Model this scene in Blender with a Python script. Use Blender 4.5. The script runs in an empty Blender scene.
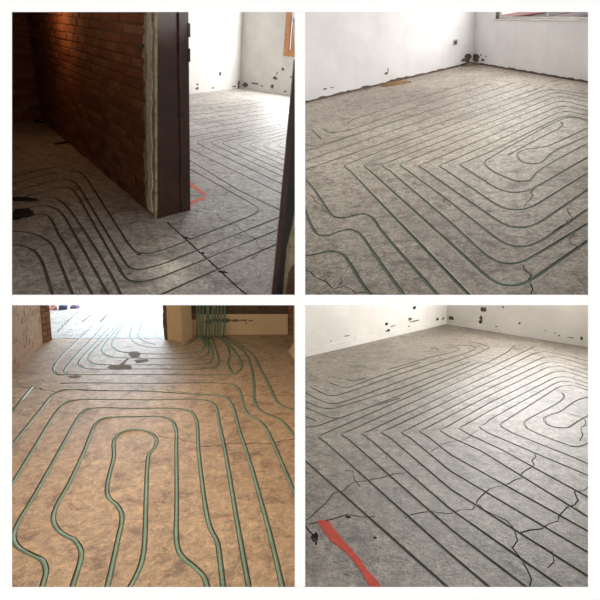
import bpy, math, random
from mathutils import Vector, Matrix, noise
from mathutils.geometry import delaunay_2d_cdt

random.seed(7)
S = bpy.context.scene
COL = S.collection

# ------------------------------------------------------------------ camera, sky, exposure
FPX = 480.0                      # focal length in pixels of the 600 x 600 frame
HORIZON = 225.0                  # eye-level line of the two lower rooms
EYE = Vector((0, 0, 1.5))
ALPHA = math.atan((300 - HORIZON) / FPX)
cam_data = bpy.data.cameras.new('camera')
cam_data.sensor_width = 36.0
cam_data.lens = 36.0 * FPX / 600.0
cam_data.clip_end = 200
cam = bpy.data.objects.new('camera', cam_data)
cam.location = EYE
cam.rotation_euler = (math.pi / 2 - ALPHA, 0, 0)
COL.objects.link(cam)
S.camera = cam

world = bpy.data.worlds.new('overcast_sky')
S.world = world
world.use_nodes = True
bg = world.node_tree.nodes['Background']
bg.inputs['Color'].default_value = (1.0, 1.0, 1.0, 1)
bg.inputs['Strength'].default_value = 1.06

S.view_settings.view_transform = 'Standard'
S.view_settings.look = 'None'
S.view_settings.gamma = 1
S.view_settings.exposure = 0.0
S.view_settings.use_curve_mapping = False

# camera space (x right, y down, z forward) -> world
RIGHT = Vector((1, 0, 0))
FWD = Vector((0, math.cos(ALPHA), -math.sin(ALPHA)))
DOWN = Vector((0, -math.sin(ALPHA), -math.cos(ALPHA)))
def c2w(p):
    return EYE + RIGHT * p[0] + DOWN * p[1] + FWD * p[2]
def cdir(p):
    return RIGHT * p[0] + DOWN * p[1] + FWD * p[2]
def ray(x, y):
    return cdir((x - 300, y - 300, FPX)).normalized()
def ray_at(x, y, z):             # point on a pixel's ray at depth z metres
    return c2w(((x - 300) * z / FPX, (y - 300) * z / FPX, z))

# ------------------------------------------------------------------ frames (a plane with axes)
class Frame:
    def __init__(s, o, ex, ey, ez):
        s.o, s.ex, s.ey, s.ez = Vector(o), Vector(ex).normalized(), Vector(ey).normalized(), Vector(ez).normalized()
    def M(s):
        m = Matrix((s.ex, s.ey, s.ez)).transposed().to_4x4()
        m.translation = s.o
        return m
    def px(s, x, y, off=0.0):    # pixel -> (u, v) on the plane raised by off
        d = ray(x, y)
        t = ((s.o + s.ez * off - EYE).dot(s.ez)) / d.dot(s.ez)
        p = EYE + d * t - s.o
        return (p.dot(s.ex), p.dot(s.ey))
    def to_world(s, u, v, w=0):
        return s.o + s.ex * u + s.ey * v + s.ez * w
    def shifted(s, u=0, v=0, w=0):
        return Frame(s.to_world(u, v, w), s.ex, s.ey, s.ez)

def floor_frame(vvp, h):         # floor plane from the vanishing point of its verticals and the eye height over it
    n = cdir((vvp[0] - 300, vvp[1] - 300, FPX)).normalized()
    up = -n
    ex = (RIGHT - up * RIGHT.dot(up)).normalized()
    return Frame(EYE + n * h, ex, up.cross(ex), up)

def wall_frame(F, a, b):         # vertical plane over the floor line a -> b, facing the eye
    A, B = F.to_world(*a), F.to_world(*b)
    ex = (B - A).normalized()
    ez = ex.cross(F.ez)
    if ez.dot(EYE - A) < 0:
        ez = -ez
    return Frame(A, ex, F.ez, ez)

# ------------------------------------------------------------------ materials
def lin(h):
    h = h.lstrip('#')
    v = [int(h[i:i + 2], 16) / 255 for i in (0, 2, 4)]
    return tuple(c / 12.92 if c <= 0.04045 else ((c + 0.055) / 1.055) ** 2.4 for c in v) + (1,)

MATS = {}
def material(name, c1, c2=None, c3=None, scale=2.0, rough=0.7, bump=0.0, fine=40.0, spec=0.5, metal=0.0,
             speck=0.25, emit=None):
    m = bpy.data.materials.new(name)
    m.use_nodes = True
    nt = m.node_tree
    N, L = nt.nodes, nt.links
    b = N['Principled BSDF']
    b.inputs['Roughness'].default_value = rough
    b.inputs['Specular IOR Level'].default_value = spec
    b.inputs['Metallic'].default_value = metal
    c2 = c2 or c1
    tc = N.new('ShaderNodeTexCoord')
    n1 = N.new('ShaderNodeTexNoise')
    n1.inputs['Scale'].default_value = scale
    n1.inputs['Detail'].default_value = 7
    n1.inputs['Roughness'].default_value = 0.62
    L.new(tc.outputs['Object'], n1.inputs['Vector'])
    r = N.new('ShaderNodeValToRGB')
    e = r.color_ramp.elements
    e[0].position, e[1].position = 0.36, 0.64
    e[0].color, e[1].color = lin(c1), lin(c2)
    L.new(n1.outputs['Fac'], r.inputs['Fac'])
    out = r.outputs['Color']
    if c3:
        n2 = N.new('ShaderNodeTexNoise')
        n2.inputs['Scale'].default_value = scale * 3.1
        n2.inputs['Detail'].default_value = 5
        n2.inputs['Roughness'].default_value = 0.7
        L.new(tc.outputs['Object'], n2.inputs['Vector'])
        r2 = N.new('ShaderNodeValToRGB')
        r2.color_ramp.elements[0].position, r2.color_ramp.elements[1].position = 0.53, 0.68
        L.new(n2.outputs['Fac'], r2.inputs['Fac'])
        mx = N.new('ShaderNodeMix')
        mx.data_type = 'RGBA'
        L.new(r2.outputs['Color'], mx.inputs['Factor'])
        L.new(out, mx.inputs['A'])
        mx.inputs['B'].default_value = lin(c3)
        out = mx.outputs['Result']
    nf = N.new('ShaderNodeTexNoise')
    nf.inputs['Scale'].default_value = fine
    nf.inputs['Detail'].default_value = 4
    nf.inputs['Roughness'].default_value = 0.75
    L.new(tc.outputs['Object'], nf.inputs['Vector'])
    if speck:
        mp = N.new('ShaderNodeMapRange')
        mp.inputs['From Min'].default_value, mp.inputs['From Max'].default_value = 0.3, 0.7
        mp.inputs['To Min'].default_value, mp.inputs['To Max'].default_value = 1 - speck, 1 + speck
        L.new(nf.outputs['Fac'], mp.inputs['Value'])
        ml = N.new('ShaderNodeVectorMath')
        ml.operation = 'SCALE'
        L.new(out, ml.inputs[0])
        L.new(mp.outputs['Result'], ml.inputs['Scale'])
        out = ml.outputs['Vector']
    L.new(out, b.inputs['Base Color'])
    if bump:
        bp = N.new('ShaderNodeBump')
        bp.inputs['Strength'].default_value = bump
        bp.inputs['Distance'].default_value = 0.01
        ad = N.new('ShaderNodeMath')
        ad.operation = 'ADD'
        L.new(nf.outputs['Fac'], ad.inputs[0])
        L.new(n1.outputs['Fac'], ad.inputs[1])
        L.new(ad.outputs[0], bp.inputs['Height'])
        L.new(bp.outputs['Normal'], b.inputs['Normal'])
    if emit:
        b.inputs['Emission Color'].default_value = lin(emit[0])
        b.inputs['Emission Strength'].default_value = emit[1]
    MATS[name] = m
    return m

def concrete(name, base, light, dark, tint, rough=0.5, grit=0.5, hair=0.4):
    """dusty site concrete: blotches, scuffs, grit, pits and hairline crazing"""
    m = bpy.data.materials.new(name)
    m.use_nodes = True
    N, L = m.node_tree.nodes, m.node_tree.links
    b = N['Principled BSDF']
    b.inputs['Roughness'].default_value = rough
    b.inputs['Specular IOR Level'].default_value = 0.5
    tc = N.new('ShaderNodeTexCoord')
    def tex(scale, detail, r=0.6, dist=0.0, off=0.0, kind='ShaderNodeTexNoise'):
        mp = N.new('ShaderNodeMapping')
        mp.inputs['Location'].default_value = (off, off * 1.7, 0)
        L.new(tc.outputs['Object'], mp.inputs['Vector'])
        n = N.new(kind)
        n.inputs['Scale'].default_value = scale
        if kind == 'ShaderNodeTexNoise':
            n.inputs['Detail'].default_value = detail
            n.inputs['Roughness'].default_value = r
            n.inputs['Distortion'].default_value = dist
        L.new(mp.outputs['Vector'], n.inputs['Vector'])
        return n
    def ramp(sock, p0, p1, v0=0.0, v1=1.0):
        r = N.new('ShaderNodeMapRange')
        r.inputs['From Min'].default_value, r.inputs['From Max'].default_value = p0, p1
        r.inputs['To Min'].default_value, r.inputs['To Max'].default_value = v0, v1
        L.new(sock, r.inputs['Value'])
        return r.outputs['Result']
    def mix(fac, a, col):
        x = N.new('ShaderNodeMix'); x.data_type = 'RGBA'
        L.new(fac, x.inputs['Factor'])
        if isinstance(a, tuple): x.inputs['A'].default_value = a
        else: L.new(a, x.inputs['A'])
        x.inputs['B'].default_value = col
        return x.outputs['Result']
    big = tex(0.9, 6, 0.65, 0.4)
    c = mix(ramp(big.outputs['Fac'], 0.35, 0.65), lin(base), lin(light))
    c = mix(ramp(tex(2.3, 6, 0.7, 0.3, 4.0).outputs['Fac'], 0.55, 0.72, 0, 0.65), c, lin(tint))
    mid = tex(6.5, 6, 0.72, 0.6, 9.0)
    c = mix(ramp(mid.outputs['Fac'], 0.50, 0.66, 0, 0.85), c, lin(dark))
    c = mix(ramp(tex(8.0, 5, 0.7, 0.8, 17.0).outputs['Fac'], 0.56, 0.70, 0, 0.6), c, lin(light))
    g1 = tex(42, 5, 0.8, 0.0, 2.0)
    g2 = tex(120, 3, 0.7, 0.0, 5.0)
    pit = tex(26, 0, off=3.0, kind='ShaderNodeTexVoronoi')
    f1 = ramp(g1.outputs['Fac'], 0.32, 0.68, 1 - grit, 1 + grit)
    f2 = ramp(g2.outputs['Fac'], 0.35, 0.65, 1 - grit * .6, 1 + grit * .6)
    f3 = ramp(pit.outputs['Distance'], 0.06, 0.16, 0.55, 1.0)
    # hairline crazing
    wob = tex(5, 3, 0.6, 0.0, 1.0)
    add = N.new('ShaderNodeVectorMath'); add.operation = 'MULTIPLY_ADD'
    L.new(wob.outputs['Color'], add.inputs[0]); add.inputs[1].default_value = (0.35, 0.35, 0.35)
    L.new(tc.outputs['Object'], add.inputs[2])
    vor = N.new('ShaderNodeTexVoronoi'); vor.feature = 'DISTANCE_TO_EDGE'
    vor.inputs['Scale'].default_value = 1.9
    L.new(add.outputs['Vector'], vor.inputs['Vector'])
    f4 = ramp(vor.outputs['Distance'], 0.004, 0.013, 1 - hair, 1.0)
    def mul(a, b2):
        x = N.new('ShaderNodeMath'); x.operation = 'MULTIPLY'
        L.new(a, x.inputs[0]); L.new(b2, x.inputs[1])
        return x.outputs[0]
    f5 = ramp(tex(17, 4, 0.65, 0.5, 13.0).outputs['Fac'], 0.36, 0.64, 1 - grit * .62, 1 + grit * .5)
    k = mul(mul(mul(f1, f2), mul(f3, f4)), f5)
    sc = N.new('ShaderNodeVectorMath'); sc.operation = 'SCALE'
    L.new(c, sc.inputs[0]); L.new(k, sc.inputs['Scale'])
    L.new(sc.outputs['Vector'], b.inputs['Base Color'])
    bp = N.new('ShaderNodeBump'); bp.inputs['Strength'].default_value = 0.6; bp.inputs['Distance'].default_value = 0.012
    ad = N.new('ShaderNodeMath'); ad.operation = 'ADD'
    L.new(g1.outputs['Fac'], ad.inputs[0]); L.new(mid.outputs['Fac'], ad.inputs[1])
    L.new(ad.outputs[0], bp.inputs['Height']); L.new(bp.outputs['Normal'], b.inputs['Normal'])
    MATS[name] = m

material('white_paint', '#f8f8f6', '#fafaf8', rough=0.6, speck=0.0)
concrete('concrete', '#98918a', '#b9b3ab', '#6a6058', '#9a8f86', rough=0.55)
concrete('concrete_dark', '#6b6358', '#867d71', '#433b33', '#6e6258', rough=0.40)
concrete('concrete_rose', '#978c80', '#b7ada0', '#6c5d51', '#97837a')
concrete('concrete_tan', '#9f7e5b', '#b3926c', '#6f5034', '#a8865f', rough=0.55, grit=0.36, hair=0.15)
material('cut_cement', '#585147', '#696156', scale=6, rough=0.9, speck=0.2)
material('rim_highlight', '#b0a89c', '#c6bfb4', '#968d81', scale=9, rough=0.8, speck=0.2)  # pale tone painting the highlight on groove rims
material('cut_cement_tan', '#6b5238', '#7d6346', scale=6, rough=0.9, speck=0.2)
material('crack_dirt', '#2c2722', '#3a332c', scale=8, rough=0.95)
material('pipe_green', '#536a58', '#6a7f6a', '#5a5f52', scale=5, rough=0.32, speck=0.12)
material('pipe_dusty', '#4f5750', '#666d64', '#3f443e', scale=5, rough=0.35, speck=0.15)
material('pipe_bright', '#5f7861', '#738a70', '#75705a', scale=6, rough=0.5, speck=0.2)
material('plaster_grey', '#c2beb8', '#d0ccc6', scale=1.6, rough=0.88, bump=0.15, fine=24, speck=0.05)
material('plaster', '#d9d6d6', '#e4e2e2', scale=1.5, rough=0.85, bump=0.12, fine=30, speck=0.04)
material('plaster_worn', '#d6d2cc', '#e6e3de', scale=1.6, rough=0.88, bump=0.15, fine=24, speck=0.05)
material('plaster_warm', '#9c7a58', '#ae8b68', '#7d5c3f', scale=3.0, rough=0.9, bump=0.4, fine=30, speck=0.15)
material('plaster_brick', '#93694a', '#a27858', '#7d5a3c', scale=5, rough=0.9, bump=0.4, fine=40, speck=0.15)
material('masonry_base', '#5b4c3f', '#7c6a59', '#40352c', scale=6, rough=0.95, bump=0.8, fine=40, speck=0.3)
material('sand_rubble', '#8a6a48', '#a5845c', '#5e4834', scale=14, rough=0.95, bump=0.9, fine=60, speck=0.3)
material('brick_a', '#7c4a2e', '#8d5838', '#5f3c25', scale=9, rough=0.9, bump=0.5, fine=60, speck=0.25)
material('brick_b', '#70412a', '#804d32', '#563524', scale=9, rough=0.9, bump=0.5, fine=60, speck=0.25)
material('brick_c', '#85593a', '#966a48', '#67462e', scale=9, rough=0.9, bump=0.5, fine=60, speck=0.25)
material('mortar', '#644833', '#755640', '#4c3826', scale=8, rough=0.95, bump=0.6, fine=50, speck=0.3)
material('brown_wood', '#38211a', '#4a2c22', '#2b1914', scale=4, rough=0.45, bump=0.1, speck=0.15)
material('dark_metal', '#1d1a18', '#2b2724', scale=10, rough=0.5, speck=0.1)
material('broken_plaster', '#9a8b6c', '#b9ab8c', '#6d5f47', scale=9, rough=0.95, bump=0.7, fine=50, speck=0.2)
material('white_chip', '#cfc6b4', '#ded6c6', '#a89c86', scale=12, rough=0.95, bump=0.5, speck=0.12)
material('orange_wood', '#a87245', '#b98556', '#8f5d34', scale=7, rough=0.5, bump=0.1, speck=0.1)
material('orange_paint', '#e0603c', '#ee7650', scale=20, rough=0.7, speck=0.12)
material('red_paint', '#a62d16', '#b93a20', '#84301f', scale=12, rough=0.7, speck=0.15)
material('cream_board', '#c9a87e', '#d3b48a', scale=2, rough=0.7, speck=0.06)
material('mud_stain', '#6a5138', '#7d6246', scale=14, rough=0.9, speck=0.2)
material('niche_dark', '#5a4530', '#6b5238', '#46341f', scale=4, rough=0.95, bump=0.5, speck=0.2)
material('hole_brown', '#463b31', '#57493c', scale=20, rough=0.95, speck=0.2)  # dark brown for hole bottoms and the hole patch
material('putty', '#5d4c3b', '#72604b', scale=14, rough=0.9, speck=0.25)
material('socket_plastic', '#b9b7b3', '#c4c2be', scale=5, rough=0.4, speck=0.0)
material('dark_plastic', '#3a3836', '#44413e', scale=5, rough=0.5, speck=0.0)
material('frame_paint', '#b8b4b0', '#c6c3bf', scale=4, rough=0.5, speck=0.05)
material('roof_red', '#a5706c', '#bd8f8a', scale=3, rough=0.8)
material('house_wall', '#d9d4cd', '#e6e2dc', scale=2, rough=0.8, speck=0.05)
material('house_dark', '#6b6068', '#847a80', scale=3, rough=0.8)
material('black_rag', '#17110e', '#221914', scale=20, rough=0.95, bump=0.8, speck=0.2)
material('navy_cloth', '#2b3048', '#3a3f58', scale=14, rough=0.9, bump=0.3)
material('mauve_cloth', '#6a5a78', '#7d6c88', scale=14, rough=0.9, bump=0.3)
material('rose_cloth', '#b87870', '#c98e84', scale=14, rough=0.9, bump=0.3)
glass = bpy.data.materials.new('glass')
glass.use_nodes = True
_b = glass.node_tree.nodes['Principled BSDF']
_b.inputs['Base Color'].default_value = (0.95, 0.97, 0.97, 1)
_b.inputs['Roughness'].default_value = 0.03
_b.inputs['Transmission Weight'].default_value = 1.0
_b.inputs['IOR'].default_value = 1.1
MATS['glass'] = glass

# ------------------------------------------------------------------ object helpers
def link(name, verts, faces, mats, M=None, parent=None, smooth=False, midx=None):
    me = bpy.data.meshes.new(name)
    me.from_pydata([tuple(v) for v in verts], [], faces)
    for m in (mats if isinstance(mats, (list, tuple)) else [mats]):
        me.materials.append(MATS[m])
    if midx:
        me.polygons.foreach_set('material_index', midx)
    if smooth:
        me.polygons.foreach_set('use_smooth', [True] * len(me.polygons))
    me.update()
    o = bpy.data.objects.new(name, me)
    COL.objects.link(o)
    if parent is not None:
        o.parent = parent
        if M is not None:
            o.matrix_local = M
    elif M is not None:
        o.matrix_world = M
    return o
def tag(o, label=None, cat=None, group=None, kind=None):
    if label: o['label'] = label
    if cat: o['category'] = cat
    if group: o['group'] = group
    if kind: o['kind'] = kind
    return o
def empty(name, M):
    o = bpy.data.objects.new(name, None)
    o.empty_display_size = 0.1
    COL.objects.link(o)
    o.matrix_world = M
    return o
T = Matrix.Translation
def box_data(x0, x1, y0, y1, z0, z1):
    v = [(x, y, z) for z in (z0, z1) for y in (y0, y1) for x in (x0, x1)]
    f = [(0, 2, 3, 1), (4, 5, 7, 6), (0, 1, 5, 4), (2, 6, 7, 3), (0, 4, 6, 2), (1, 3, 7, 5)]
    return v, f
def bevel_box_data(x0, x1, y0, y1, z0, z1, b):
    """box with its four outer z1 edges chamfered"""
    v = [(x0, y0, z0), (x1, y0, z0), (x1, y1, z0), (x0, y1, z0),
         (x0, y0, z1 - b), (x1, y0, z1 - b), (x1, y1, z1 - b), (x0, y1, z1 - b),
         (x0 + b, y0 + b, z1), (x1 - b, y0 + b, z1), (x1 - b, y1 - b, z1), (x0 + b, y1 - b, z1)]
    f = [(3, 2, 1, 0)]
    for i in range(4):
        j = (i + 1) % 4
        f += [(i, j, j + 4, i + 4), (i + 4, j + 4, j + 8, i + 8)]
    f.append((8, 9, 10, 11))
    return v, f
def prism_data(poly, z0, z1):
    n = len(poly)
    area = sum(poly[i][0] * poly[(i + 1) % n][1] - poly[(i + 1) % n][0] * poly[i][1] for i in range(n))
    if area < 0:
        poly = poly[::-1]
    v = [(p[0], p[1], z0) for p in poly] + [(p[0], p[1], z1) for p in poly]
    f = [tuple(range(n))[::-1], tuple(range(n, 2 * n))]
    f += [(i, (i + 1) % n, (i + 1) % n + n, i + n) for i in range(n)]
    return v, f
def merge(*ds):
    V, F = [], []
    for v, f in ds:
        k = len(V)
        V += list(v)
        F += [tuple(i + k for i in q) for q in f]
    return V, F
def hexa(p8, name, mat, label, cat='wall', kind='structure'):
    f = [(0, 1, 2, 3), (7, 6, 5, 4), (0, 4, 5, 1), (1, 5, 6, 2), (2, 6, 7, 3), (3, 7, 4, 0)]
    c = sum((Vector(p) for p in p8), Vector()) / 8
    o = link(name, [Vector(p) - c for p in p8], f, mat, T(c))
    return tag(o, label, cat, kind=kind)

def inside(poly, x, y):
    r = False
    n = len(poly)
    for i in range(n):
        x0, y0 = poly[i][0], poly[i][1]; x1, y1 = poly[(i + 1) % n][0], poly[(i + 1) % n][1]
        if (y0 > y) != (y1 > y) and x < (x1 - x0) * (y - y0) / (y1 - y0) + x0:
            r = not r
    return r
# a slab lying in a frame's plane with recesses cut into its face -------------------
def slab(name, fr, poly, recs, thick, mats, parent=None, back=True, M=None):
    """recs: (list of convex polygons, depth, material index, open)"""
    verts, faces, info = [], [], [None]
    def add(pl):
        k = len(verts)
        verts.extend(Vector((p[0], p[1])) for p in pl)
        faces.append(list(range(k, k + len(pl))))
    n = len(poly)
    if sum(poly[i][0] * poly[(i + 1) % n][1] - poly[(i + 1) % n][0] * poly[i][1] for i in range(n)) < 0:
        poly = poly[::-1]
    add(poly)
    for polys, depth, mi, op in recs:
        for pl in polys:
            m = len(pl)
            a = sum(pl[i][0] * pl[(i + 1) % m][1] - pl[(i + 1) % m][0] * pl[i][1] for i in range(m))
            if abs(a) < 1e-9:
                continue
            add(pl if a > 0 else pl[::-1])
            info.append((depth, mi, op))
    vo, eo, fo, _, _, of = delaunay_2d_cdt(verts, [], faces, 0, 1e-5)
    tri = []
    for f, o in zip(fo, of):
        if len(f) < 3:
            continue
        cx = sum(vo[i].x for i in f) / len(f); cy = sum(vo[i].y for i in f) / len(f)
        if not inside(poly, cx, cy):
            continue
        d, mi, op = 0.0, 0, False
        for k in o:
            if k and info[k][0] > d:
                d, mi, op = info[k]
        p, q, r = vo[f[0]], vo[f[1]], vo[f[2]]
        if (q - p).cross(r - p) < 0:
            f = f[::-1]
        tri.append((tuple(f), d, mi, op))
    V, idx, F, MI = [], {}, [], []
    def vid(i, d):
        k = (i, round(d, 5))
        if k not in idx:
            idx[k] = len(V)
            V.append((vo[i].x, vo[i].y, -d))
        return idx[k]
    edges = {}
    for t, d, mi, op in tri:
        dd = thick if op else d
        if not op:
            F.append(tuple(vid(i, d) for i in t)); MI.append(mi)
            if back:
                F.append(tuple(vid(i, thick) for i in t[::-1])); MI.append(0)
        for a in range(len(t)):
            i, j = t[a], t[(a + 1) % len(t)]
            edges.setdefault((min(i, j), max(i, j)), []).append((i, j, dd, mi))
    for (a, b), L in edges.items():
        if len(L) == 2:
            (i, j, d1, m1), (_, _, d2, m2) = L
            if abs(d1 - d2) < 1e-6:
                continue
            if d1 < d2:
                q = (vid(j, d1), vid(i, d1), vid(i, d2), vid(j, d2)); m = m2
            else:
                q = (vid(i, d2), vid(j, d2), vid(j, d1), vid(i, d1)); m = m1
            F.append(q); MI.append(m)
        elif len(L) == 1 and back:
            i, j, d, m = L[0]
            if d < thick - 1e-6:
                F.append((vid(j, d), vid(i, d), vid(i, thick), vid(j, thick))); MI.append(0)
    return link(name, V, F, mats, fr.M() if M is None else M, parent, midx=MI)

# paths -----------------------------------------------------------------------------
def fillet(pts, seg=7):
    """polyline whose points (x, y, r) are rounded over r pixels"""
    out = []
    for i, p in enumerate(pts):
        if len(p) == 2 or i in (0, len(pts) - 1):
            out.append((p[0], p[1])); continue
        P = Vector(p[:2]); A = Vector(pts[i - 1][:2]); B = Vector(pts[i + 1][:2])
        ra = min(p[2], (A - P).length * 0.49); rb = min(p[2], (B - P).length * 0.49)
        a = P + (A - P).normalized() * ra
        b = P + (B - P).normalized() * rb
        for k in range(seg + 1):
            t = k / seg
            q = a * (1 - t) ** 2 + P * 2 * t * (1 - t) + b * t * t
            out.append((q.x, q.y))
    return out
def cr(pts, n=6):
    """centripetal Catmull-Rom through the points"""
    P = [Vector(p[:2]) for p in pts]
    P = [P[0] * 2 - P[1]] + P + [P[-1] * 2 - P[-2]]
    out = []
    for i in range(1, len(P) - 2):
        p0, p1, p2, p3 = P[i - 1:i + 3]
        t0 = 0; t1 = t0 + (p1 - p0).length ** .5; t2 = t1 + (p2 - p1).length ** .5; t3 = t2 + (p3 - p2).length ** .5
        for k in range(n):
            t = t1 + (t2 - t1) * k / n
            a1 = p0 * ((t1 - t) / (t1 - t0)) + p1 * ((t - t0) / (t1 - t0))
            a2 = p1 * ((t2 - t) / (t2 - t1)) + p2 * ((t - t1) / (t2 - t1))
            a3 = p2 * ((t3 - t) / (t3 - t2)) + p3 * ((t - t2) / (t3 - t2))
            b1 = a1 * ((t2 - t) / (t2 - t0)) + a2 * ((t - t0) / (t2 - t0))
            b2 = a2 * ((t3 - t) / (t3 - t1)) + a3 * ((t - t1) / (t3 - t1))
            c = b1 * ((t2 - t) / (t2 - t1)) + b2 * ((t - t1) / (t2 - t1))
            out.append((c.x, c.y))
    out.append((P[-2].x, P[-2].y))
    return out
def on_floor(F, pts):
    q = [F.px(x, y) for x, y in pts]
    o = [q[0]]
    for p in q[1:]:
        if (p[0] - o[-1][0]) ** 2 + (p[1] - o[-1][1]) ** 2 > 0.004 ** 2:
            o.append(p)
    return o
def normals2(path):
    N = []
    for i in range(len(path)):
        a = Vector(path[max(i - 1, 0)]); b = Vector(path[min(i + 1, len(path) - 1)])
        d = (b - a).normalized()
        N.append(Vector((-d.y, d.x)))
    return N
def strip(path, w, jitter=0.0):
    """quads covering a path with width w"""
    N = normals2(path)
    Lp, Rp = [], []
    for p, n in zip(path, N):
        p = Vector(p)
        a = w * 0.5 * (1 + random.uniform(-jitter, jitter)); b = w * 0.5 * (1 + random.uniform(-jitter, jitter))
        Lp.append(p + n * a); Rp.append(p - n * b)
    return [[Rp[i], Rp[i + 1], Lp[i + 1], Lp[i]] for i in range(len(path) - 1)]
def jag(path, step=0.05, amp=0.016):
    """a crack: the path resampled and shaken sideways"""
    out = []
    for i in range(len(path) - 1):
        a, b = Vector(path[i]), Vector(path[i + 1])
        L = (b - a).length
        n = max(1, int(L / step))
        nn = Vector((-(b - a).y, (b - a).x)).normalized()
        for k in range(n):
            out.append(a.lerp(b, k / n) + nn * (random.uniform(-amp, amp) if (k or i) else 0))
    out.append(Vector(path[-1]))
    return [(p.x, p.y) for p in out]
def tube_data(path3, r, sides=8):
    """round tube along 3-D points (already in the object's space)"""
    P = [Vector(p) for p in path3]
    V, F = [], []
    prev = None
    for i, p in enumerate(P):
        d = (P[min(i + 1, len(P) - 1)] - P[max(i - 1, 0)]).normalized()
        if prev is None:
            ref = Vector((0, 0, 1)) if abs(d.z) < 0.9 else Vector((1, 0, 0))
            n = d.cross(ref).normalized()
        else:
            n = (prev - d * prev.dot(d)).normalized()
        prev = n
        b = d.cross(n)
        for k in range(sides):
            a = 2 * math.pi * k / sides
            V.append(p + n * (math.cos(a) * r) + b * (math.sin(a) * r))
    for i in range(len(P) - 1):
        for k in range(sides):
            a, b = i * sides + k, i * sides + (k + 1) % sides
            F.append((a, b, b + sides, a + sides))
    F.append(tuple(range(sides))[::-1])
    F.append(tuple(range((len(P) - 1) * sides, len(P) * sides)))
    return V, F

def blob(cx, cy, rx, ry, n=14, jit=0.34):
    """irregular convex-ish outline of a chipped hole, as triangles round its middle"""
    ring = []
    for k in range(n):
        a = 2 * math.pi * k / n
        q = 1 + random.uniform(-jit, jit)
        ring.append((cx + math.cos(a) * rx * q, cy + math.sin(a) * ry * q))
    return [[(cx, cy), ring[k], ring[(k + 1) % n]] for k in range(n)]

def build_floor(F, poly_px, runs, cracks, groove_w, groove_d, pipe_r, mats, pipe_mat, label, circuit_label,
                joints=(), chips=(), lift=0.0, thick=0.05, bow=0.010, cs=0.6, second=None, lips=()):
    """floor slab with cut grooves and cracks, and the pipe circuit laid in them"""
    poly = [F.px(x, y) for x, y in poly_px]
    recs, pipes = [], []
    for r in runs:
        p = on_floor(F, r)
        pipes.append(p)
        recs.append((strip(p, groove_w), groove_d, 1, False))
    for k, side in lips:         # pale strip standing in for the highlight along one groove rim
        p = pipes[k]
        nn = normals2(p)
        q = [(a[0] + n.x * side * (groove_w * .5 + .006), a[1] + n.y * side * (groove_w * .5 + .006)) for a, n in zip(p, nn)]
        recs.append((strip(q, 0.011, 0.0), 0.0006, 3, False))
    for c, w, d in cracks:
        p = jag(on_floor(F, c))
        recs.append((strip(p, w * cs, 0.6), d, 2, False))
    for c, w, d in joints:
        p = jag(on_floor(F, c), 0.12, 0.004)
        recs.append((strip(p, w, 0.35), d, 2, False))
    for x, y, rx, ry, d in chips:
        c = F.px(x, y)
        recs.append((blob(c[0], c[1], rx, ry), d, 2, False))
    fl = slab('floor', F, poly, recs, thick, mats)
    tag(fl, label, 'floor', kind='structure')
    if second:
        f2 = slab('floor', F, [F.px(x, y) for x, y in second[0]], recs, thick, second[1])
        tag(f2, second[2], 'floor', kind='structure')
    c0 = pipes[0][0]
    root = empty('heating_pipe_circuit', F.M() @ T((c0[0], c0[1], -groove_d)))
    tag(root, circuit_label, 'heating pipe')
    for p in pipes:
        z = pipe_r + lift
        zz = []
        for i in range(len(p)):
            a, b, c = Vector(p[max(i - 1, 0)]), Vector(p[i]), Vector(p[min(i + 1, len(p) - 1)])
            l1, l2 = (b - a).length, (c - b).length
            k = (b - a).angle(c - b, 0.0) / max(0.02, (l1 + l2) / 2) if l1 > 1e-6 and l2 > 1e-6 else 0
            zz.append(min(1.0, max(0.0, (k - 2.0) / 6.0)) * bow)
        zz = [(zz[max(i - 1, 0)] + zz[i] + zz[min(i + 1, len(zz) - 1)]) / 3 for i in range(len(zz))]
        v, f = tube_data([(q[0] - c0[0], q[1] - c0[1], z + h) for q, h in zip(p, zz)], pipe_r)
        link('pipe_run', v, f, pipe_mat, Matrix(), root, smooth=True)
    return fl, root

# ================================================================== white collage border built up as a shell with four bays
Z0 = 1.7
def P(x, y, z): return ray_at(x, y, z)
def panel(name, label, q0, q1, z1, out):
    """flared outer panel; q0, q1: pixel pairs at the front, z1: depth of the back edge, out: outward offset"""
    (a0, b0), (a1, b1) = q0, q1
    f = [P(*a0, Z0), P(*b0, Z0)]
    k = [P(*a1, z1), P(*b1, z1)]
    o = cdir(out)
    hexa([f[0], f[1], f[1] + o, f[0] + o, k[0], k[1], k[1] + o, k[0] + o], name, 'white_paint', label)
panel('wall_left', 'white border panel at the left of the four rooms', ((12, 12), (12, 587)), ((4, 0), (4, 598)), 8.5, (-.7, 0, 0))  # left edge of the border, not a wall of the rooms
panel('border_right', 'white border panel at the right of the four rooms', ((588, 12), (588, 587)), ((596, 0), (596, 598)), 8.5, (.7, 0, 0))
panel('border_top', 'white border panel over the two upper rooms', ((-186, 12), (786, 12)), ((-60, 7), (660, 7)), 2.3, (0, -1.3, 0))
panel('border_bottom', 'white border panel under the two lower rooms', ((-186, 587), (786, 587)), ((-60, 604), (660, 604)), 2.3, (0, .6, 0))
hw = 5.2 * Z0 / FPX
def beam(name, label, prof):
    """upright border strip: outline in (y, z) camera metres, thickness 2*hw"""
    n = len(prof)
    v = [c2w((-hw, y, z)) for y, z in prof] + [c2w((hw, y, z)) for y, z in prof]
    f = [tuple(range(n)), tuple(range(n, 2 * n))[::-1]] + [(i, i + n, (i + 1) % n + n, (i + 1) % n) for i in range(n)]
    c = sum(v, Vector()) / len(v)
    return tag(link(name, [p - c for p in v], f, 'white_paint', T(c)), label, 'wall', kind='structure')
def yfloor(z): return (1.5 - math.sin(ALPHA) * z) / math.cos(ALPHA)
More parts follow.
